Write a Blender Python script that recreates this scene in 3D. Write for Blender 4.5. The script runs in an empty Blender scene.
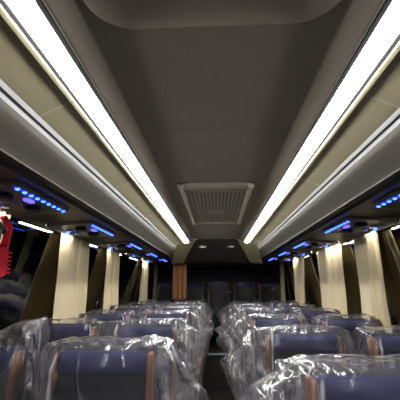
import bpy, bmesh, math, random
from mathutils import Vector, Matrix, noise
S = bpy.context.scene
COL = S.collection
random.seed(7)
H = 1.37                     # eye height above the aisle floor

# ---------------------------------------------------------------- camera, world, exposure
F, VX, VY = 340.0, 217.0, 286.0
pitch = math.atan((VY - 200) / F)
yaw = math.atan((VX - 200) / math.hypot(F, VY - 200))
cam = bpy.data.cameras.new('camera'); cam.sensor_width = 36; cam.lens = F / 400 * 36
cam.clip_start = 0.02
co = bpy.data.objects.new('camera', cam); COL.objects.link(co)
co.location = (0, 0, H); co.rotation_euler = (math.pi / 2 + pitch, 0, yaw)
S.camera = co
w = bpy.data.worlds.new('night'); S.world = w; w.use_nodes = True
w.node_tree.nodes['Background'].inputs[0].default_value = (0.10, 0.13, 0.2, 1)
w.node_tree.nodes['Background'].inputs[1].default_value = 0.012
S.view_settings.view_transform = 'Standard'; S.view_settings.look = 'None'
S.view_settings.gamma = 1; S.view_settings.exposure = 0.55
S.cycles.transparent_max_bounces = 32
S.cycles.max_bounces = 10
STRIP, READ, LED = 25.0, 100.0, 6.0

# ---------------------------------------------------------------- materials
def nt(name):
    m = bpy.data.materials.new(name); m.use_nodes = True
    return m, m.node_tree.nodes, m.node_tree.links, m.node_tree.nodes['Principled BSDF']
def bump(n, l, scale, strength, dist=0.01, kind='ShaderNodeTexNoise', vec=None, detail=4):
    t = n.new(kind); t.inputs['Scale'].default_value = scale
    if 'Detail' in t.inputs: t.inputs['Detail'].default_value = detail
    b = n.new('ShaderNodeBump'); b.inputs['Strength'].default_value = strength; b.inputs['Distance'].default_value = dist
    tc = n.new('ShaderNodeTexCoord'); mp = n.new('ShaderNodeMapping')
    if vec: mp.inputs['Scale'].default_value = vec
    l.new(tc.outputs['Object'], mp.inputs[0]); l.new(mp.outputs[0], t.inputs['Vector'])
    l.new(t.outputs[0], b.inputs['Height'])
    return b, t
def pm(name, col, rough=0.6, metal=0, nscale=60, nstr=0.08, var=0.12, vec=None, spec=0.5):
    m, n, l, p = nt(name)
    p.inputs['Roughness'].default_value = rough; p.inputs['Metallic'].default_value = metal
    p.inputs['Specular IOR Level'].default_value = spec
    b, t = bump(n, l, nscale, nstr, 0.004, vec=vec)
    l.new(b.outputs[0], p.inputs['Normal'])
    r = n.new('ShaderNodeValToRGB')
    r.color_ramp.elements[0].color = (*[c * (1 - var) for c in col], 1)
    r.color_ramp.elements[1].color = (*[min(1, c * (1 + var)) for c in col], 1)
    l.new(t.outputs[0], r.inputs[0]); l.new(r.outputs[0], p.inputs['Base Color'])
    return m
def em(name, col, strength):
    m, n, l, p = nt(name)
    p.inputs['Base Color'].default_value = (*col, 1)
    p.inputs['Emission Color'].default_value = (*col, 1); p.inputs['Emission Strength'].default_value = strength
    return m
M = {}
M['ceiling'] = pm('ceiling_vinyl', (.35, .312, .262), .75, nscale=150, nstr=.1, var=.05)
M['cream'] = pm('cream_vinyl', (.50, .445, .29), .55, nscale=90, nstr=.05, var=.04)
M['rack'] = pm('rack_plastic', (.053, .047, .036), .6, nscale=120, nstr=.05, var=.04)
M['under'] = pm('underside_plastic', (.034, .029, .025), .45, nscale=120, nstr=.05)
M['alu'] = pm('brushed_aluminium', (.72, .73, .75), .35, .15, nscale=40, nstr=.03, var=.04, vec=(20, .3, 20))
M['groove'] = pm('black_rubber', (.012, .012, .014), .5)
M['diff'] = em('strip_diffuser', (1, .985, .95), STRIP)
M['blackgap'] = pm('dark_metal_channel', (.05, .05, .055), .3, .5)
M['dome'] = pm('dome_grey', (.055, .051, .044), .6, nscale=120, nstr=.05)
M['darkwall'] = pm('dark_wall_trim', (.03, .027, .025), .6)
M['brownpillar'] = pm('brown_pillar_trim', (.075, .04, .028), .5)
M['floor'] = pm('dark_floor_vinyl', (.07, .068, .055), .5, nscale=200, nstr=.1, var=.3)
M['nosing'] = pm('step_nosing', (.45, .52, .58), .35, .3)
M['white'] = pm('white_trim', (.70, .66, .56), .4, var=.03)
M['grille'] = pm('grille_plastic', (.45, .42, .36), .5)
M['hole'] = pm('duct_black', (.008, .008, .008), .8)
M['fabric'] = pm('charcoal_seat_fabric', (.011, .012, .015), .85, nscale=500, nstr=.3, var=.4)
M['navy'] = pm('led_glow_blue', (.010, .012, .085), .75, nscale=400, nstr=.3, var=.4)  # blue LED light on the seat tops, put into the colour
M['brown'] = pm('brown_leatherette', (.25, .105, .052), .5, nscale=120, nstr=.2, var=.15)
M['seatframe'] = pm('seat_frame_metal', (.04, .04, .042), .4, .4)
M['consolehouse'] = pm('console_plastic', (.20, .175, .14), .35, nscale=90, nstr=.04)
M['chrome'] = pm('chrome_ring', (.6, .6, .62), .2, .9)
M['led'] = em('blue_led', (.03, .10, 1), LED)
M['ledglow'] = em('blue_led_channel', (.015, .02, .75), .55)
M['read'] = em('reading_lens', (1, .93, .8), READ)
M['violet'] = em('violet_indicator', (.12, .1, .9), 1.5)
M['spot'] = em('dim_spot_lens', (1, .95, .85), .05)
M['red'] = pm('red_plastic', (.50, .008, .022), .6, spec=.15, nscale=40, nstr=.04)
M['blackplastic'] = pm('black_plastic', (.012, .012, .012), .35)
M['browncurtain'] = pm('rust_brown_curtain', (.33, .135, .05), .8, nscale=300, nstr=.2)
M['asphalt'] = pm('night_asphalt', (.05, .05, .05), .7)
M['facade'] = pm('night_facade', (.12, .13, .16), .8)
M['litwin'] = em('lit_window', (1, .75, .45), .5)

def curtain_mat():
    m, n, l, p = nt('cream_curtain_cloth')
    p.inputs['Roughness'].default_value = .85
    b, t = bump(n, l, 9, .25, .02, vec=(1, 2, .5)); l.new(b.outputs[0], p.inputs['Normal'])
    r = n.new('ShaderNodeValToRGB')
    r.color_ramp.elements[0].color = (.84, .72, .44, 1); r.color_ramp.elements[1].color = (.93, .85, .61, 1)
    l.new(t.outputs[0], r.inputs[0]); l.new(r.outputs[0], p.inputs['Base Color'])
    tr = n.new('ShaderNodeBsdfTranslucent'); l.new(r.outputs[0], tr.inputs[0])
    mx = n.new('ShaderNodeMixShader'); mx.inputs[0].default_value = .28
    l.new(p.outputs[0], mx.inputs[1]); l.new(tr.outputs[0], mx.inputs[2])
    l.new(mx.outputs[0], n['Material Output'].inputs[0])
    return m
M['curtain'] = curtain_mat()

def film_mat(name, haze, crease, base, gl):
    m, n, l, p = nt(name); n.remove(p)
    # wrinkled clear polythene: transparent, Fresnel gloss, milky where it is creased
    b1, t1 = bump(n, l, 5, .5, .02, vec=(1.8, 1.2, .8), detail=2)
    t1.noise_type = 'RIDGED_MULTIFRACTAL'; t1.inputs['Distortion'].default_value = .8; t1.normalize = True
    b2, t2 = bump(n, l, 7, .5, .024, vec=(2.6, 1.6, .6), detail=2)
    t2.noise_type = 'RIDGED_MULTIFRACTAL'; t2.inputs['Distortion'].default_value = 1.4; t2.normalize = True
    l.new(b1.outputs[0], b2.inputs['Normal'])
    cr = n.new('ShaderNodeMapRange'); cr.inputs['From Min'].default_value = .18; cr.inputs['From Max'].default_value = .75
    cr.inputs['To Min'].default_value = haze; cr.inputs['To Max'].default_value = haze + crease
    l.new(t2.outputs[0], cr.inputs['Value'])
    tp = n.new('ShaderNodeBsdfTransparent'); tp.inputs[0].default_value = (.93, .93, .94, 1)
    g = n.new('ShaderNodeBsdfGlossy'); g.inputs['Roughness'].default_value = .23; g.inputs[0].default_value = (1, 1, 1, 1)
    l.new(b2.outputs[0], g.inputs['Normal'])
    d = n.new('ShaderNodeBsdfDiffuse'); d.inputs[0].default_value = (*base, 1); l.new(b2.outputs[0], d.inputs['Normal'])
    tl = n.new('ShaderNodeBsdfTranslucent'); tl.inputs[0].default_value = (*base, 1)
    dm = n.new('ShaderNodeMixShader'); dm.inputs[0].default_value = .4
    l.new(d.outputs[0], dm.inputs[1]); l.new(tl.outputs[0], dm.inputs[2])
    lw = n.new('ShaderNodeFresnel'); lw.inputs['IOR'].default_value = 1.5; l.new(b2.outputs[0], lw.inputs['Normal'])
    mu = n.new('ShaderNodeMath'); mu.operation = 'MULTIPLY_ADD'; mu.inputs[1].default_value = gl; mu.inputs[2].default_value = .0; mu.use_clamp = True
    l.new(lw.outputs[0], mu.inputs[0])
    m1 = n.new('ShaderNodeMixShader'); l.new(cr.outputs[0], m1.inputs[0])
    l.new(tp.outputs[0], m1.inputs[1]); l.new(dm.outputs[0], m1.inputs[2])
    m2 = n.new('ShaderNodeMixShader'); l.new(mu.outputs[0], m2.inputs[0])
    l.new(m1.outputs[0], m2.inputs[1]); l.new(g.outputs[0], m2.inputs[2])
    l.new(m2.outputs[0], n['Material Output'].inputs[0])
    return m
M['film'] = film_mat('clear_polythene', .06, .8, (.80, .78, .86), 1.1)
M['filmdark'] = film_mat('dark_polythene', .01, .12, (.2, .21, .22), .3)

def glass_mat():
    m, n, l, p = nt('tinted_window_glass'); n.remove(p)
    tp = n.new('ShaderNodeBsdfTransparent'); tp.inputs[0].default_value = (.62, .66, .66, 1)
    g = n.new('ShaderNodeBsdfGlossy'); g.inputs['Roughness'].default_value = .015; g.inputs[0].default_value = (.95, .95, .92, 1)
    fr = n.new('ShaderNodeFresnel'); fr.inputs['IOR'].default_value = 2.4
    mx = n.new('ShaderNodeMixShader'); l.new(fr.outputs[0], mx.inputs[0])
    l.new(tp.outputs[0], mx.inputs[1]); l.new(g.outputs[0], mx.inputs[2])
    l.new(mx.outputs[0], n['Material Output'].inputs[0])
    return m
M['glass'] = glass_mat()

# ---------------------------------------------------------------- helpers
def obj(name, bm, mat, parent=None, smooth=True, angle=None, kind=None):
    bmesh.ops.recalc_face_normals(bm, faces=bm.faces)
    me = bpy.data.meshes.new(name); bm.to_mesh(me); bm.free()
    for p in me.polygons: p.use_smooth = smooth
    me.materials.append(M[mat])
    if smooth and angle is not None:
        me.set_sharp_from_angle(angle=math.radians(angle))
    o = bpy.data.objects.new(name, me); COL.objects.link(o)
    if parent: o.parent = parent
    if kind: o['kind'] = kind
    return o
def thing(name, label, cat, loc=(0, 0, 0), rotz=0, group=None):
    o = bpy.data.objects.new(name, None); COL.objects.link(o)
    o.empty_display_size = .1
    o.location = loc; o.rotation_euler = (0, 0, rotz); tag(o, label, cat, group); return o
def tag(o, label, cat, group=None):
    o['label'] = label; o['category'] = cat
    if group: o['group'] = group
    return o
def struct(name, bm, mat, parent=None, **k):
    return obj(name, bm, mat, parent, kind=None if parent else 'structure', **k)
def rbox(bm, c, s, bev=0.0, seg=3, rot=None):
    r = bmesh.ops.create_cube(bm, size=1)
    vs = r['verts']
    mat = Matrix.Translation(Vector(c)) @ (rot.to_4x4() if rot else Matrix()) @ Matrix.Diagonal((*s, 1))
    bmesh.ops.transform(bm, matrix=mat, verts=vs)
    if bev > 0:
        es = list({e for v in vs for e in v.link_edges})
        bmesh.ops.bevel(bm, geom=es, offset=bev, segments=seg, profile=.5, affect='EDGES')
    return bm
def box(c, s, bev=0.0, seg=3, rot=None):
    return rbox(bmesh.new(), c, s, bev, seg, rot)
def prism(bm, prof, y0, y1, ny=1):
    """closed polygon in X,Z extruded along Y"""
    rings = []
    for k in range(ny + 1):
        y = y0 + (y1 - y0) * k / ny
        rings.append([bm.verts.new((x, y, z)) for x, z in prof])
    n = len(prof)
    for a, b in zip(rings, rings[1:]):
        for i in range(n): bm.faces.new((a[i], a[(i + 1) % n], b[(i + 1) % n], b[i]))
    bm.faces.new(rings[0]); bm.faces.new(rings[-1][::-1])
    return bm
def slab(bm, a, b, t, y0, y1):
    """board between profile points a and b (X,Z), thickness t on its upper/outer side"""
    d = Vector((b[0] - a[0], b[1] - a[1])).normalized(); nrm = Vector((-d.y, d.x))
    if nrm.y < 0: nrm = -nrm
    nrm *= t
    return prism(bm, [a, b, (b[0] + nrm.x, b[1] + nrm.y), (a[0] + nrm.x, a[1] + nrm.y)], y0, y1)
def disc(bm, c, r, h, seg=24, axis=None, r2=None):
    q = bmesh.ops.create_cone(bm, cap_ends=True, segments=seg, radius1=r, radius2=r if r2 is None else r2, depth=h)
    m = Matrix.Translation(Vector(c))
    if axis is not None: m = m @ Vector((0, 0, 1)).rotation_difference(Vector(axis)).to_matrix().to_4x4()
    bmesh.ops.transform(bm, matrix=m, verts=q['verts']); return bm
def mir(p, s): return [(x * s, z) for x, z in p]
def Zs(p): return [(x, z + H) for x, z in p]

Y0, YS, YR = -1.1, 4.45, 6.5      # behind the camera, end of the light strips, rear wall

# ---------------------------------------------------------------- shell
struct('floor', box((0, (Y0 + 5.1) / 2, -.03), (2.5, 5.1 - Y0, .06)), 'floor', smooth=False)
rp = struct('floor_rear', box((0, (5.1 + YR) / 2, .2), (2.5, YR - 5.1, .52)), 'floor', smooth=False)
struct('trim_1', box((0, 5.085, .455), (.62, .05, .03), .006), 'nosing', angle=40)
for s, nm in ((-1, 'left'), (1, 'right')):
    bm = prism(bmesh.new(), [(1.225 * s, -.05), (1.225 * s, 1.02), (1.235 * s, 1.05), (1.30 * s, 1.05), (1.30 * s, -.05)], Y0, YR)
    struct('wall_' + nm, bm, 'darkwall', smooth=False)
    bm = prism(bmesh.new(), Zs([(1.115 * s, .385), (1.05 * s, .64), (1.12 * s, .64), (1.19 * s, .385)]), Y0, YR)
    struct('trim_%d' % (2 if s < 0 else 3), bm, 'darkwall', smooth=False)
struct('wall_front', box((0, Y0 - .03, 1.0), (2.6, .06, 2.2)), 'darkwall', smooth=False)
struct('wall_rear', box((0, YR + .03, 1.0), (2.6, .06, 2.2)), 'darkwall', smooth=False)

# ceiling: flat centre with chamfered sides and a rounded tray at the near end
def rrect(x0, x1, y0, y1, r, n=8):
    pts = []
    for cx, cy, a0 in ((x1 - r, y1 - r, 0), (x0 + r, y1 - r, 90), (x0 + r, y0 + r, 180), (x1 - r, y0 + r, 270)):
        for k in range(n + 1):
            a = math.radians(a0 + 90 * k / n); pts.append((cx + r * math.cos(a), cy + r * math.sin(a)))
    return pts
def ceiling():
    bm = bmesh.new(); zc = .60 + H
    outer = [bm.verts.new((x, y, zc)) for x, y in ((-.36, Y0), (.36, Y0), (.36, .95), (-.36, .95))]
    oe = [bm.edges.new((outer[i], outer[(i + 1) % 4])) for i in range(4)]
    prev = None; first = None
    for inset, dz in ((0, 0), (.003, -.002), (.008, -.002), (.014, .005), (.024, .016), (.045, .030), (.08, .042), (.13, .05)):
        ring = [bm.verts.new((x, y, zc + dz)) for x, y in rrect(-.289 + inset, .289 - inset, -.75 + inset, .69 - inset, .10 - inset * .6)]
        if prev:
            for i in range(len(ring)): bm.faces.new((prev[i], prev[(i + 1) % len(ring)], ring[(i + 1) % len(ring)], ring[i]))
        else: first = ring
        prev = ring
    bm.faces.new(prev)
    ie = [bm.edges.get((first[i], first[(i + 1) % len(first)])) for i in range(len(first))]
    bmesh.ops.triangle_fill(bm, use_beauty=True, edges=oe + ie)
    # the rest of the flat, in panels meeting at fine seams
    ys = [.95, 1.25, 2.6, YS]
    for a, b in zip(ys, ys[1:]):
        vs = [bm.verts.new(p) for p in ((-.36, a + (.0 if a == .95 else .004), zc), (.36, a + (.0 if a == .95 else .004), zc), (.36, b, zc), (-.36, b, zc))]
        bm.faces.new(vs)
        g = [bm.verts.new(p) for p in ((-.36, b, zc), (.36, b, zc), (.36, b + .002, zc - .0035), (-.36, b + .002, zc - .0035))]
        g2 = [bm.verts.new(p) for p in ((-.36, b + .004, zc), (.36, b + .004, zc))]
        bm.faces.new(g); bm.faces.new((g[3], g[2], g2[1], g2[0]))
    for s in (-1, 1):
        pr = [(.293, .6005), (.302, .599), (.311, .595), (.320, .5885), (.328, .580), (.335, .571), (.340, .563), (.343, .562), (.345, .562), (.345, .61), (.293, .61)]
        prism(bm, Zs(mir(pr, s)), Y0, YS)
    # upper skin so that no light falls through
    rbox(bm, (0, (Y0 + YS) / 2, zc + .09), (2.3, YS - Y0, .02))
    return bm
struct('ceiling', ceiling(), 'ceiling', angle=14)

# rear dome: lower dark ceiling over the raised rear seats, cream cheeks at its sides
def dome():
    bm = bmesh.new(); rows = []
    for y, hw, z in ((YS, .265, .592), (YS + .03, .275, .58), (YS + .10, .30, .555), (4.75, .375, .47), (4.92, .44, .385), (5.0, .47, .345), (5.06, .50, .332), (5.12, .66, .33), (YR, .66, .33)):
        row = []
        for k in range(17):
            t = -1 + 2 * k / 16
            row.append(bm.verts.new((hw * t, y, z - .02 * abs(t) ** 6 + H)))
        rows.append(row)
    for a, b in zip(rows, rows[1:]):
        for i in range(16): bm.faces.new((a[i], a[i + 1], b[i + 1], b[i]))
    return bm
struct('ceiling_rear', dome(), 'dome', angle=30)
for s in (-1, 1):
    bm = bmesh.new()
    A = [(.262, YS, .590), (.30, YS + .10, .552), (.375, 4.75, .466), (.44, 4.92, .381), (.47, 5.0, .341), (.50, 5.06, .325)]
    B = [(.545, YS, .518), (.56, YS + .10, .488), (.60, 4.75, .42), (.635, 4.92, .36), (.66, 5.0, .325), (.67, 5.06, .315)]
    ra = [bm.verts.new((s * x, y, z + H)) for x, y, z in A]; rb = [bm.verts.new((s * x, y, z + H)) for x, y, z in B]
    for i in range(len(A) - 1): bm.faces.new((ra[i], ra[i + 1], rb[i + 1], rb[i]))
    vs = [bm.verts.new((s * x, YS, z + H)) for x, z in ((.25, .62), (.25, .590), (.545, .518), (.60, .62))]
    bm.faces.new(vs)
    struct('trim_%d' % (4 if s < 0 else 5), bm, 'cream', smooth=True, angle=30)

# ---------------------------------------------------------------- ceiling lamps in the dome
for i, x in enumerate((-.24, .24)):
    t = thing('spot_lamp', 'small dim round lamp in the dark rear ceiling, %s of the two' % ('left' if x < 0 else 'right'), 'lamp', (x * .8, YS + .19, .518 + H), group='lamps in the rear ceiling')
    obj('ring', disc(bmesh.new(), (0, 0, 0), .05, .014), 'grille', t, angle=40)
    obj('lens', disc(bmesh.new(), (0, 0, -.006), .036, .012), 'spot', t, angle=40)

# ---------------------------------------------------------------- strip lights and luggage racks
RK, RS = .941, .977
SE = [.12, .92, 1.72, 2.52, 3.32, 4.12]
for s, nm in ((-1, 'left'), (1, 'right')):
    t = thing('strip_light', 'long glowing white ceiling light strip above the %s luggage rack' % nm, 'light', group='ceiling strip lights')
    pr = [(RS * (.370 + .0565 * k / 12), RS * (.5725 - .006 * k / 12) - .013 * math.sin(math.pi * k / 12)) for k in range(13)] + [(RS * .4265, .580), (RS * .370, .580)]
    bm = prism(bmesh.new(), Zs(mir(pr, s)), Y0, YS - .01)
    obj('diffuser', bm, 'diff', t, smooth=False)
    bm = prism(bmesh.new(), Zs(mir([(RS * x, RS * z) for x, z in [(.3540, .5785), (.3540, .5695), (.3570, .5690), (.3690, .5690), (.3695, .5785)]], s)), Y0, YS)
    obj('inner_channel', bm, 'blackgap', t, smooth=False)
    bm = prism(bmesh.new(), Zs(mir([(RS * x, RS * z) for x, z in [(.4270, .580), (.4270, .5655), (.4335, .5605), (.4345, .5610), (.4350, .580)]], s)), Y0, YS)
    obj('outer_lip', bm, 'blackgap', t, smooth=False)
    bm = prism(bmesh.new(), Zs(mir([(.346, .595), (.346, .5815), (.43, .5815), (.43, .595)], s)), Y0, YS)
    q = obj('inner_lip', prism(bmesh.new(), Zs(mir([(.3445, .5625), (.3435, .5595), (.3455, .5580), (.3475, .5590), (.3475, .5640)], s)), Y0, YS), 'white', t, smooth=False); q['label'] = 'pale inner lip'
    obj('backing', bm, 'blackgap', t, smooth=False)

    r = thing('luggage_rack', 'closed overhead luggage rack with cream panels along the %s windows' % nm, 'luggage rack', group='overhead luggage racks')
    cuts = [Y0] + SE + [YS]
    for a, b in zip(cuts, cuts[1:]):
        bm = slab(bmesh.new(), *Zs(mir([(RS * .451, RS * .563), (.5365, .5035)], s)), .012, a + .0015, b - .0015)
        bmesh.ops.bevel(bm, geom=[e for e in bm.edges], offset=.0012, segments=1, affect='EDGES')
        obj('panel', bm, 'cream', r, smooth=False)
        if b < YS:
            q = obj('seam_highlight', slab(bmesh.new(), *Zs(mir([(RS * .451, RS * .563 - .0012), (.5365, .5023)], s)), .004, b - .002, b + .002), 'white', r, smooth=False); q['label'] = 'white strip for the lit seam edge'  # white strip added as the highlight where the seam edge catches light
    bm = prism(bmesh.new(), Zs(mir([(RS * x, RS * z) for x, z in [(.4365, .577), (.4365, .5590), (.4385, .5560), (.4470, .5525), (.4500, .5560), (.4505, .577)]], s)), Y0, YS)
    pe = obj('panel_edge', bm, 'cream', r, smooth=False); pe['label'] = 'pale raised edge bead'
    # aluminium rail with a black groove
    e1 = YS + .12
    bm = prism(bmesh.new(), Zs(mir([(RK * x, RK * z) for x, z in [(.568, .541), (.5725, .5325), (.580, .5245), (.583, .527), (.583, .545)]], s)), Y0, e1)
    prism(bm, Zs(mir([(RK * x, RK * z) for x, z in [(.5835, .5225), (.5945, .5075), (.600, .5075), (.600, .53)]], s)), Y0, e1)
    rl = obj('rail', bm, 'alu', r, smooth=False); rl['label'] = 'bright aluminium edge rail'
    bm = prism(bmesh.new(), Zs(mir([(RK * x, RK * z) for x, z in [(.5785, .5270), (.5865, .5175), (.592, .53), (.586, .536)]], s)), Y0, e1)
    obj('rail_groove', bm, 'groove', r, smooth=False)
    # front face: rounded shoulder, flat face, tucked-in bottom lip
    face = [(.5945, .507), (.5965, .500), (.598, .492), (.6025, .482), (.612, .470), (.640, .4335), (.6525, .4175), (.657, .408), (.655, .402), (.662, .399), (.675, .41), (.675, .56), (.60, .56)]
    face = [(RK * x, RK * z) for x, z in face]
    ys = [Y0, 4.5, 4.7, 4.85, 4.95, 5.05]; sh = [0, 0, .008, .02, .04, .07]
    bm = bmesh.new(); rings = []
    for y, d in zip(ys, sh):
        rings.append([bm.verts.new((s * (x + d), y, z + H - d * .25)) for x, z in face])
    for a, b in zip(rings, rings[1:]):
        for i in range(len(face)): bm.faces.new((a[i], a[(i + 1) % len(face)], b[(i + 1) % len(face)], b[i]))
    bm.faces.new(rings[0]); bm.faces.new(rings[-1][::-1])
    obj('fascia', bm, 'rack', r, angle=35)
    bm = prism(bmesh.new(), Zs(mir([(.622, .376), (.64, .405), (.69, .40), (.70, .385), (1.10, .362), (1.115, .375), (1.10, .60), (.68, .60)], s)), Y0, YR - .01)
    obj('underside', bm, 'under', r, angle=35)

# ---------------------------------------------------------------- roof vent hatch
v = thing('roof_vent', 'square perforated vent hatch with raised frame in the ceiling centre', 'vent', (0, 2.58, .60 + H))
L2, W2 = .63, .232
for s in (-1, 1):
    bm = prism(bmesh.new(), [(s * W2, 0), (s * W2, -.004), (s * (W2 - .010), -.032), (s * (W2 - .034), -.032), (s * (W2 - .040), -.012), (s * (W2 - .04), 0)], -L2, L2)
    obj('frame_side', bm, 'white', v, angle=40)
for s in (-1, 1):
    bm = bmesh.new()
    pr = [(s * L2, 0), (s * L2, -.010), (s * (L2 - .02), -.026), (s * (L2 - .05), -.030), (s * (L2 - .07), -.012), (s * (L2 - .07), 0)]
    a = [bm.verts.new((-W2, y, z)) for y, z in pr]; b = [bm.verts.new((W2, y, z)) for y, z in pr]
    for i in range(6): bm.faces.new((a[i], a[(i + 1) % 6], b[(i + 1) % 6], b[i]))
    bm.faces.new(a); bm.faces.new(b[::-1])
    obj('frame_end', bm, 'grille', v, angle=40)
obj('duct', box((0, 0, -.008), (2 * W2 - .05, 2 * L2 - .06, .006)), 'hole', v, smooth=False)
def grille():
    bm = bmesh.new(); gx = W2 - .042; gy = L2 - .072
    nx, ny = 13, 17
    xs = [-gx, -gx + .03]; x = -gx + .03; px = (2 * gx - .06) / nx
    xl = [(-gx, -gx + .034)] + [(-gx + .03 + k * px + px * .68, -gx + .03 + (k + 1) * px + px * .04) for k in range(nx)]
    edges_x = [-gx]
    for k in range(nx):
        a = -gx + .03 + k * px; edges_x += [a + px * .22, a + px * .80]
    edges_x.append(gx)
    py = (2 * gy - .08) / ny; edges_y = [-gy]
    for k in range(ny):
        a = -gy + .04 + k * py; edges_y += [a + py * .2, a + py * .8]
    edges_y.append(gy)
    g = [[bm.verts.new((xx, yy, -.027)) for xx in edges_x] for yy in edges_y]
    for j in range(len(edges_y) - 1):
        for i in range(len(edges_x) - 1):
            hole = i % 2 == 1 and j % 2 == 1
            jj, ii = j // 2, i // 2
            if hole and jj in (9, 10) and 4 <= ii <= 8: hole = False
            if not hole: bm.faces.new((g[j][i], g[j][i + 1], g[j + 1][i + 1], g[j + 1][i]))
    r = bmesh.ops.extrude_face_region(bm, geom=bm.faces[:])
    bmesh.ops.translate(bm, vec=(0, 0, .003), verts=[e for e in r['geom'] if isinstance(e, bmesh.types.BMVert)])
    return bm
obj('grille', grille(), 'grille', v, smooth=False)
bm = box((0, .11, -.016), (.10, .10, .008), .003)
obj('latch_plate', bm, 'grille', v, angle=40)
bm = box((-.022, .11, -.022), (.030, .05, .008), .003); rbox(bm, (.022, .12, -.022), (.026, .05, .008), .003)
obj('latch', bm, 'blackplastic', v, angle=40)
for s in (-1, 1):
    for yy in (.42, -.1, -.5):
        obj('hinge', box((s * (W2 - .046), yy, -.016), (.010, .07, .010), .002), 'blackplastic', v, angle=40)

# ---------------------------------------------------------------- windows: glass, pillars, header light gap
def gl_x(z): return 1.13 + (.36 - z) * .125       # glass leans in towards the top; z relative to the eye
PIL = {-1: [-.6, 1.45, 2.68, 3.60, 5.15, 6.1], 1: [-.4, 1.25, 2.60, 3.45, 4.75, 5.85]}
nwin = 1
for s in (-1, 1):
    ys = [Y0] + PIL[s] + [YR]
    for a, b in zip(ys, ys[1:]):
        zt, zb = .395, -.33
        prof = [(s * gl_x(zb), zb), (s * gl_x(zt), zt), (s * (gl_x(zt) + .006), zt), (s * (gl_x(zb) + .006), zb)]
        struct('window_%d' % nwin, prism(bmesh.new(), Zs(prof), a + .012, b - .012), 'glass', smooth=False); nwin += 1
    for k, y in enumerate(PIL[s]):
        zt, zb = .395, -.33
        prof = [(s * (gl_x(zb) - .012), zb), (s * (gl_x(zt) - .012), zt), (s * (gl_x(zt) + .04), zt), (s * (gl_x(zb) + .04), zb)]
        struct('trim_%d' % (10 + k + (10 if s > 0 else 0)), prism(bmesh.new(), Zs(prof), y - .025, y + .025), 'brownpillar', smooth=False)

# ---------------------------------------------------------------- curtains
def curtain_mesh(ya, yb, ztop, zbot, flat, npleat, amp, skew_a=0, skew_b=0, seed=0, s=1):
    """sheet hanging along Y; 'flat' is the smooth share from the ya end, then pleats"""
    bm = bmesh.new(); nu, nv = 90, 24; g = []
    for j in range(nv + 1):
        tv = j / nv; z = ztop + (zbot - ztop) * tv; row = []
        for i in range(nu + 1):
            tu = i / nu
            y = ya + (yb - ya) * tu + (skew_a * (1 - tu) + skew_b * tu) * tv
            q = max(0, (tu - flat) / (1 - flat))
            x = amp * math.sin(q * npleat * 2 * math.pi + .6 * math.sin(tv * 2 + seed)) * min(1, q * 6) * (.8 + .3 * tv)
            x += .006 * math.sin(tu * 9 + seed) * (.4 + tv) + .006 * noise.noise(Vector((tu * 4, tv * 3, seed * 3.1)))
            row.append(bm.verts.new((x * s, y, z)))
        g.append(row)
    for j in range(nv):
        for i in range(nu): bm.faces.new((g[j][i], g[j][i + 1], g[j + 1][i + 1], g[j + 1][i]))
    r = bmesh.ops.extrude_face_region(bm, geom=bm.faces[:])
    bmesh.ops.translate(bm, vec=(.0025 * s, 0, 0), verts=[e for e in r['geom'] if isinstance(e, bmesh.types.BMVert)])
    return bm
def curtain(side, ya, yb, label, flat=.62, npleat=5, amp=.026, x=1.085, zt=.361, zb=-.42, sa=0, sb=0, seed=0):
    bm = curtain_mesh(ya, yb, zt + H, zb + H, flat, npleat, amp, sa, sb, seed, side)
    o = obj('curtain', bm, 'curtain'); o.location = (side * x, 0, 0)
    return tag(o, label, 'curtain', 'cream window curtains')
curtain(-1, 2.33, 2.83, 'wide cream curtain at left windows, second from the red hammer side', seed=1)
curtain(-1, 3.36, 3.74, 'cream curtain at left windows, just beyond the widest left one', seed=2, npleat=4)
curtain(-1, 5.05, 5.38, 'narrow cream curtain at left windows, leaning, near the rear', flat=.3, seed=3, sa=-.25, sb=-.1)
curtain(-1, 5.95, 6.25, 'dim narrow cream curtain at left windows, farthest left one', flat=.3, seed=4)
curtain(-1, 1.30, 1.70, 'bright cream curtain at left photo edge behind the red hammer', flat=.2, npleat=6, seed=5, sb=-.30)
curtain(1, 2.74, 2.36, 'wide cream curtain at right windows, nearest complete one', flat=.55, npleat=5, seed=6, sb=0)
curtain(1, 3.76, 3.06, 'cream curtain at right windows with a slanting far edge, second complete one', flat=.35, npleat=3, amp=.02, seed=7, sa=-.0)
curtain(1, 4.98, 4.38, 'cream curtain at right windows, third one along, gathered', flat=.1, npleat=4, seed=8, sb=.1)
curtain(1, 6.0, 5.75, 'dim cream curtain at right windows, farthest right one', flat=.2, seed=9)

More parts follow.
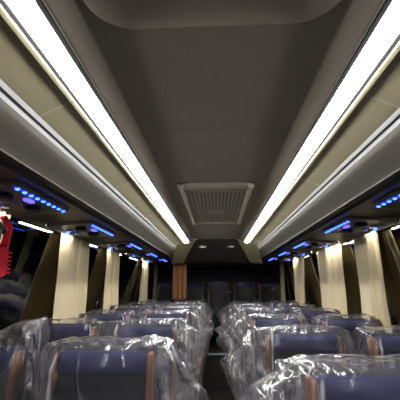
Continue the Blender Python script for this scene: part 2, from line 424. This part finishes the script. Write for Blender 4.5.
# ---------------------------------------------------------------- overhead consoles with blue LEDs
def make_console():
    t = thing('overhead_console', 'x', 'console')
    # local frame: +x towards the window, y along the bus, z up; sits on the rack underside
    bm = bmesh.new()
    out = [(.0, -.225), (.0, .225), (.04, .265), (.26, .265), (.285, .23), (.285, -.23), (.26, -.265), (.04, -.265)]
    lv = []
    for sc, z in ((1.0, .0005), (1.0, -.006), (.95, -.016), (.90, -.016), (.86, -.008)):
        lv.append([bm.verts.new((.143 + (x - .143) * sc, y * sc, z)) for x, y in out])
    for a, b in zip(lv, lv[1:]):
        for i in range(8): bm.faces.new((a[i], a[(i + 1) % 8], b[(i + 1) % 8], b[i]))
    bm.faces.new(lv[0][::-1]); bm.faces.new(lv[-1])
    obj('housing', bm, 'consolehouse', t, angle=30)
    # LED channel round the inner edge and dots in it
    path = [Vector((.020, -.225, -.017)), Vector((.020, .225, -.017))]
    bm = bmesh.new()
    for a, b in zip(path, path[1:]):
        d = b - a; ang = math.atan2(d.y, d.x)
        rbox(bm, (a + b) / 2, (d.length, .012, .004), 0, rot=Matrix.Rotation(ang, 3, 'Z'))
    ls = obj('led_channel', bm, 'ledglow', t, smooth=False); ls['label'] = 'blue lit channel'
    pts = []
    for a, b in zip(path, path[1:]):
        n = max(2, int((b - a).length / .045))
        for k in range(n): pts.append(a.lerp(b, (k + .5) / n))
    for p in pts:
        bm = bmesh.new(); bmesh.ops.create_uvsphere(bm, u_segments=10, v_segments=6, radius=.0085)
        bmesh.ops.scale(bm, vec=(1, 1.4, .6), verts=bm.verts); bmesh.ops.translate(bm, vec=p + Vector((0, 0, -.003)), verts=bm.verts)
        obj('led', bm, 'led', ls)
    for y in (0,):
        bm = bmesh.new(); bmesh.ops.create_uvsphere(bm, u_segments=10, v_segments=6, radius=.012)
        bmesh.ops.translate(bm, vec=(.262, y, -.014), verts=bm.verts)
        q = obj('edge_led', bm, 'led', t); q['label'] = 'single blue light'
    for y in (.115, -.115):
        a = obj('air_vent', disc(bmesh.new(), (.13, y, -.016), .040, .02, 28, r2=.034), 'blackplastic', t, angle=40)
        bm = bmesh.new(); disc(bm, (.13, y, -.026), .028, .012, 24, r2=.032)
        obj('nozzle', bm, 'groove', a, angle=40)
    a = obj('curtain_lamp', box((.290, 0, -.002), (.012, .46, .022), .003), 'blackplastic', t, angle=40)
    q = obj('lens', box((.2965, 0, -.003), (.004, .44, .008)), 'read', a, smooth=False); q['label'] = 'lit lens facing the window'
    for y in (.06, -.06):
        a = obj('reading_lamp', disc(bmesh.new(), (.225, y, -.013), .022, .014, 24), 'chrome', t, angle=40)
        q = obj('lens', disc(bmesh.new(), (.225, y, -.019), .014, .006, 20), 'spot', a, angle=40); q['label'] = 'unlit clear lens'
    bm = box((.165, 0, -.013), (.05, .09, .014), .004)
    obj('speaker_cover', bm, 'consolehouse', t, angle=40)
    q = obj('call_button', box((.085, 0, -.012), (.025, .06, .012), .004), 'violet', t, angle=40); q['label'] = 'violet lit button'
    return t
def copy_tree(o, parent=None):
    c = o.copy(); COL.objects.link(c); c.parent = parent
    for ch in list(o.children): copy_tree(ch, c)
    return c
cons = make_console(); used = False
ORD = ['nearest', 'second', 'third', 'fourth', 'fifth', 'sixth', 'seventh']
for s, ys in ((-1, [1.42, 2.24, 3.2, 4.12, 5.0]), (1, [1.39, 2.18, 3.18, 4.02, 4.85])):
    for k, y in enumerate(ys):
        o = copy_tree(cons) if used else cons; used = True
        # underside plane falls from .397 at |x|=.72 to .372 at 1.10
        o.location = (s * .742, y, .3818 + H)
        o.rotation_euler = (0, math.atan(.0575) * 1, 0) if s > 0 else (0, math.atan(.0575), math.pi)
        o['label'] = '%s blue-lit console under the %s luggage rack, counting from the camera' % (ORD[k], 'left' if s < 0 else 'right')
        o['group'] = 'blue-lit overhead consoles'
        if s < 0: o.rotation_euler = (0, math.atan(.0575), math.pi)

# ---------------------------------------------------------------- red emergency hammer in its holder, on the left
t = thing('emergency_hammer', 'red ribbed emergency hammer holder with black hammer at left photo edge', 'hammer', (-1.045, 1.585, .145 + H))
def plate(pts, t0, bev=.006):
    bm = bmesh.new()
    a = [bm.verts.new((0, y, z)) for y, z in pts]; f = bm.faces.new(a)
    r = bmesh.ops.extrude_face_region(bm, geom=[f])
    bmesh.ops.translate(bm, vec=(t0, 0, 0), verts=[e for e in r['geom'] if isinstance(e, bmesh.types.BMVert)])
    bmesh.ops.recalc_face_normals(bm, faces=bm.faces)
    bmesh.ops.bevel(bm, geom=bm.edges[:], offset=bev, segments=2, affect='EDGES')
    return bm
hold = [(-.13, -.02), (-.02, -.01), (.055, .12), (.06, .15), (.0, .20), (-.06, .225), (-.075, .21), (-.03, .17), (.015, .145), (.0, .13)]
bm = plate([(-.12, .02), (-.01, .03), (.03, .04), (.04, .02), (.045, -.09), (.02, -.105), (-.12, -.10)], .035)
obj('holder', bm, 'red', t, angle=35)
bm = plate([(.012, .03), (.045, .03), (.052, .10), (.060, .135), (.035, .165), (-.01, .19), (-.03, .175), (.005, .15), (.02, .125)], .03)
obj('hook', bm, 'red', t, angle=35)
for k in range(6):
    obj('rib', box((.020, .045, .012 - k * .019), (.036, .028, .009), .002), 'red', t, angle=35)
bm = bmesh.new()
disc(bm, (.018, -.045, .07), .015, .12, 16, axis=(0, .2, 1)); disc(bm, (.018, -.03, .125), .018, .06, 16, axis=(0, 1, -.5))
obj('hammer', bm, 'blackplastic', t, angle=40)

# ---------------------------------------------------------------- plastic-wrapped seats
def lean(bm, z0=.42, z1=1.16, dy=.11):
    for v_ in bm.verts:
        if v_.co.z > z0: v_.co.y += -dy * (1 - (v_.co.z - z0) / (z1 - z0))
        else: v_.co.y += -dy
    return bm
def back_bm():
    bm = bmesh.new(); rbox(bm, (0, 0, .80), (.325, .11, .72), .03, 4)
    for v_ in bm.verts:
        k = (v_.co.z - .44) / .72; v_.co.x *= 1.06 - .10 * k
    return lean(bm)
def trim_bm(s):
    bm = bmesh.new(); rbox(bm, (s * .163, -.034, .79), (.019, .060, .72), .009, 3)
    bmesh.ops.subdivide_edges(bm, edges=[e for e in bm.edges if abs(e.verts[0].co.z - e.verts[1].co.z) > .3], cuts=6)
    for v_ in bm.verts:
        k = (v_.co.z - .43) / .72; v_.co.x *= 1.07 - .10 * k
    return lean(bm)
def ridg(p): return 1 - abs(noise.noise(p)) * 2
def cover_bm(seed, fl, fr, top=1.185, bottom=.50, peak=0.0):
    """loose bag: closed top, open bottom; fl / fr flare to -x / +x"""
    bm = bmesh.new(); nu, nv = 132, 84; sd = Vector((seed * 7.3, seed * 3.1, seed * 1.7)); rows = []
    for j in range(nv + 1):
        tv = j / nv; row = []
        if tv < .16: r = max(.002, (tv / .16)) ** .8; dz = 0; hh = 0
        else: r = 1; hh = (tv - .16) / .84; dz = hh * (top - bottom)
        for i in range(nu):
            a = 2 * math.pi * i / nu; c, s_ = math.cos(a), math.sin(a); e = 2 / 7
            ux = math.copysign(abs(c) ** e, c); uy = math.copysign(abs(s_) ** e, s_)
            hw, hd = .196, .088
            shoulder = .95 + .05 * min(1, hh / .10)
            x = ux * hw * r * shoulder; y = uy * hd * r * shoulder
            z = top - dz
            # edge rounding at the top and slack ears at the corners
            z -= .012 * r ** 6 * (1 - min(1, hh * 8)) * (1 if tv < .16 else 1)
            z += (.018 * noise.noise(Vector((x * 9, y * 9, 0)) + sd) - .006) * (1 - min(1, hh * 5)) * r
            fx = fr if ux > 0 else fl
            edge = max(0, abs(ux) * 1.0 - .15) / .85
            tip = .24 + .03 * math.sin(seed * 2.1)
            k = hh / tip if hh < tip else max(.30, 1 - 1.7 * (hh - tip) / (1 - tip))
            fold = math.sin(z * 13 + seed * 2 + uy * 1.5)
            x += math.copysign(1, ux) * fx * k * edge ** 1.6 * (1 + .12 * fold)
            y *= 1 - .55 * edge * k * min(1, fx / .1)
            if peak and ux * peak > 0: z += abs(peak) * edge ** 3 * max(0, 1 - hh * 4) * r
            p = Vector((x, y, z))
            nrm = Vector((c, s_ * 1.2, .8 if hh < .04 else 0)).normalized()
            q = Vector((x * 6, y * 6 , z * 3.2)) + sd
            amp = .012 + .018 * hh + .05 * fx * k
            d_ = amp * (ridg(q) ** 3 - .15) + .012 * ridg(q * 2.7 + Vector((0, 0, x * 8))) ** 2 + .005 * ridg(Vector((x * 40, y * 30, z * 9 + x * 14)) + sd)
            vd = noise.voronoi(Vector((x * 7 + .5 * math.sin(z * 5), y * 6, z * 3.2)) + sd)[0]
            d_ += .030 * min(.6, vd[1] - vd[0]) * (.5 + .5 * min(1, hh * 3))
            vd = noise.voronoi(Vector((x * 16 + z * 5, y * 12, z * 6)) + sd)[0]
            d_ += .010 * min(.6, vd[1] - vd[0])
            # pleats running down from the shoulders
            d_ += .008 * math.sin(a * 9 + 3 * noise.noise(q * .8)) * min(1, hh * 4)
            if tv < .16: d_ = d_ * r * .6
            p += nrm * max(-.004, d_)
            if fr < .045 and p.x > .205: p.x = .205 + .1 * (p.x - .205)
            if fl < .045 and p.x < -.205: p.x = -.205 + .1 * (p.x + .205)
            row.append(bm.verts.new(p))
        rows.append(row)
    bm.faces.new(rows[0])
    for a, b in zip(rows, rows[1:]):
        for i in range(nu): bm.faces.new((a[i], a[(i + 1) % nu], b[(i + 1) % nu], b[i]))
    return lean(bm)
def make_seat():
    t = thing('coach_seat', 'x', 'seat')
    obj('backrest', back_bm(), 'fabric', t, angle=50)
    for s in (-1, 1):
        q = obj('side_bolster', trim_bm(s), 'brown', t, angle=50); q['label'] = 'brown edge bolster'
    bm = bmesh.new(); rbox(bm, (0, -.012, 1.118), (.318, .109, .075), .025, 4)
    q = obj('led_glow_cap', lean(bm), 'navy', t, angle=50); q['label'] = 'seat top coloured blue for LED glow'  # cap added to carry the blue LED glow on the seat top
    bm = bmesh.new(); rbox(bm, (0, -.36, .43), (.42, .46, .11), .035, 4)
    obj('cushion', bm, 'fabric', t, angle=50)
    bm = bmesh.new(); rbox(bm, (0, -.33, .365), (.38, .40, .03), .008); rbox(bm, (0, -.31, .18), (.07, .26, .36), .01); rbox(bm, (0, -.31, .012), (.30, .34, .024), .006)
    obj('base', bm, 'seatframe', t, angle=40)
    return t
seat0 = make_seat()
FS = {}
def cover(kind, seed):
    key = (kind, seed)
    if key not in FS:
        fl, fr, pk = {'aisle_r': (.17, .03, .0), 'aisle_n': (.25, .03, .0), 'aisle_l': (.04, .13, .012), 'win': (.02, .02, .0), 'win_pk': (.02, .02, .09), 'mid': (.02, .02, 0)}[kind]
        o = obj('plastic_cover', cover_bm(seed, fl, fr, peak=pk), 'film'); FS[key] = o.data
        bpy.data.objects.remove(o)
    return FS[key]
first = True; nseat = 0
def place(x, y, z, kind, seed, label, group, mat=None):
    global first, nseat
    o = copy_tree(seat0); nseat += 1
    o.location = (x, y, z); o['label'] = label; o['group'] = group
    me = cover(kind, seed)
    if mat == 'filmdark':
        k = (kind, seed, 'd')
        if k not in FS: FS[k] = me.copy(); FS[k].materials[0] = M['filmdark']
        me = FS[k]
    c = bpy.data.objects.new('plastic_cover', me); COL.objects.link(c); c.parent = o
    c['label'] = 'clear crumpled plastic wrap'
    rr = random.Random(nseat * 13)
    o.rotation_euler = (math.radians(rr.uniform(-1.2, 1.2)), 0, math.radians(rr.uniform(-1.5, 1.5)))
    return o
ROWS_R = [.965, 1.70, 2.435, 3.17, 3.905, 4.64]
ROWS_L = [1.27, 2.00, 2.74, 3.47, 4.20, 4.88]
for s, rows in ((1, ROWS_R), (-1, ROWS_L)):
    sn = 'right' if s > 0 else 'left'
    for k, y in enumerate(rows):
        ka = ('aisle_r' if k else 'aisle_n') if s > 0 else 'aisle_l'
        place(s * .388, y, 0, ka, 1 + (k % 3), 'plastic-wrapped dark coach seat next to the aisle, %s row on the %s' % (ORD[k], sn), 'plastic-wrapped seats %s of the aisle' % sn)
        place(s * .847, y + .01, 0, 'win_pk' if (s < 0 and k == 0) else 'win', 5 + (k % 3),
              'plastic-wrapped dark coach seat beside the %s windows, %s row' % (sn, ORD[k]), 'plastic-wrapped seats %s of the aisle' % sn)
POSN = ['leftmost', 'second from left', 'middle', 'second from right', 'rightmost']
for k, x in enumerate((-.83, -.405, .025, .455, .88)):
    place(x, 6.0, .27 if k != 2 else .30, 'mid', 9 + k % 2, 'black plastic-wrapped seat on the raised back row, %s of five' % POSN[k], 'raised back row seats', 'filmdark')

for ch in list(seat0.children): bpy.data.objects.remove(ch)
bpy.data.objects.remove(seat0)

# ---------------------------------------------------------------- rear end: pleated dark blind, brown curtain
bm = bmesh.new(); n = 9; prof = []
for k in range(n):
    z = -.12 + k * .055; prof += [(YR - .03, z), (YR - .075 - .012 * (k % 3), z + .016), (YR - .06, z + .042)]
a_ = []
for i in range(61):
    x = -1.05 + 2.1 * i / 60
    a_.append([bm.verts.new((x, y - .018 * noise.noise(Vector((x * 3, z * 9, 2))), z + H + .016 * noise.noise(Vector((x * 2.3, z * 14, 5))))) for y, z in prof])
for p, q in zip(a_, a_[1:]):
    for i in range(len(prof) - 1): bm.faces.new((p[i], p[i + 1], q[i + 1], q[i]))
M['blind'] = pm('glossy_black_blind', (.12, .125, .14), .28, nscale=14, nstr=.5, vec=(.5, 1, 2))
b = obj('window_blind', bm, 'blind', angle=50)
tag(b, 'glossy black pleated blind across the dark rear window', 'blind')
bm = curtain_mesh(0, .21, .328, -.19, .0, 3, .014, 0, 0, 3, 1)
b = obj('partition_curtain', bm, 'browncurtain'); b.rotation_euler = (0, 0, math.radians(-82)); b.location = (-.66, 5.2, H)
b.rotation_euler = (0, 0, math.radians(-90)); tag(b, 'rust brown curtain hanging at the rear end of the left luggage rack', 'curtain')

# ---------------------------------------------------------------- outside, at night
struct('ground', box((0, 10, -.9), (80, 80, .1)), 'asphalt', smooth=False)
t = thing('building', 'dark building with faint lit windows outside the right windows', 'building', (8, 16, -.85))
obj('facade', box((1, 0, 3), (2, 24, 6)), 'facade', t, smooth=False)
for k in range(7):
    wn = obj('window', box((-.03, -10 + k * 3.2, 1.6 + (k % 2) * .9), (.08, .9, .35), .01), 'litwin', t, smooth=False)
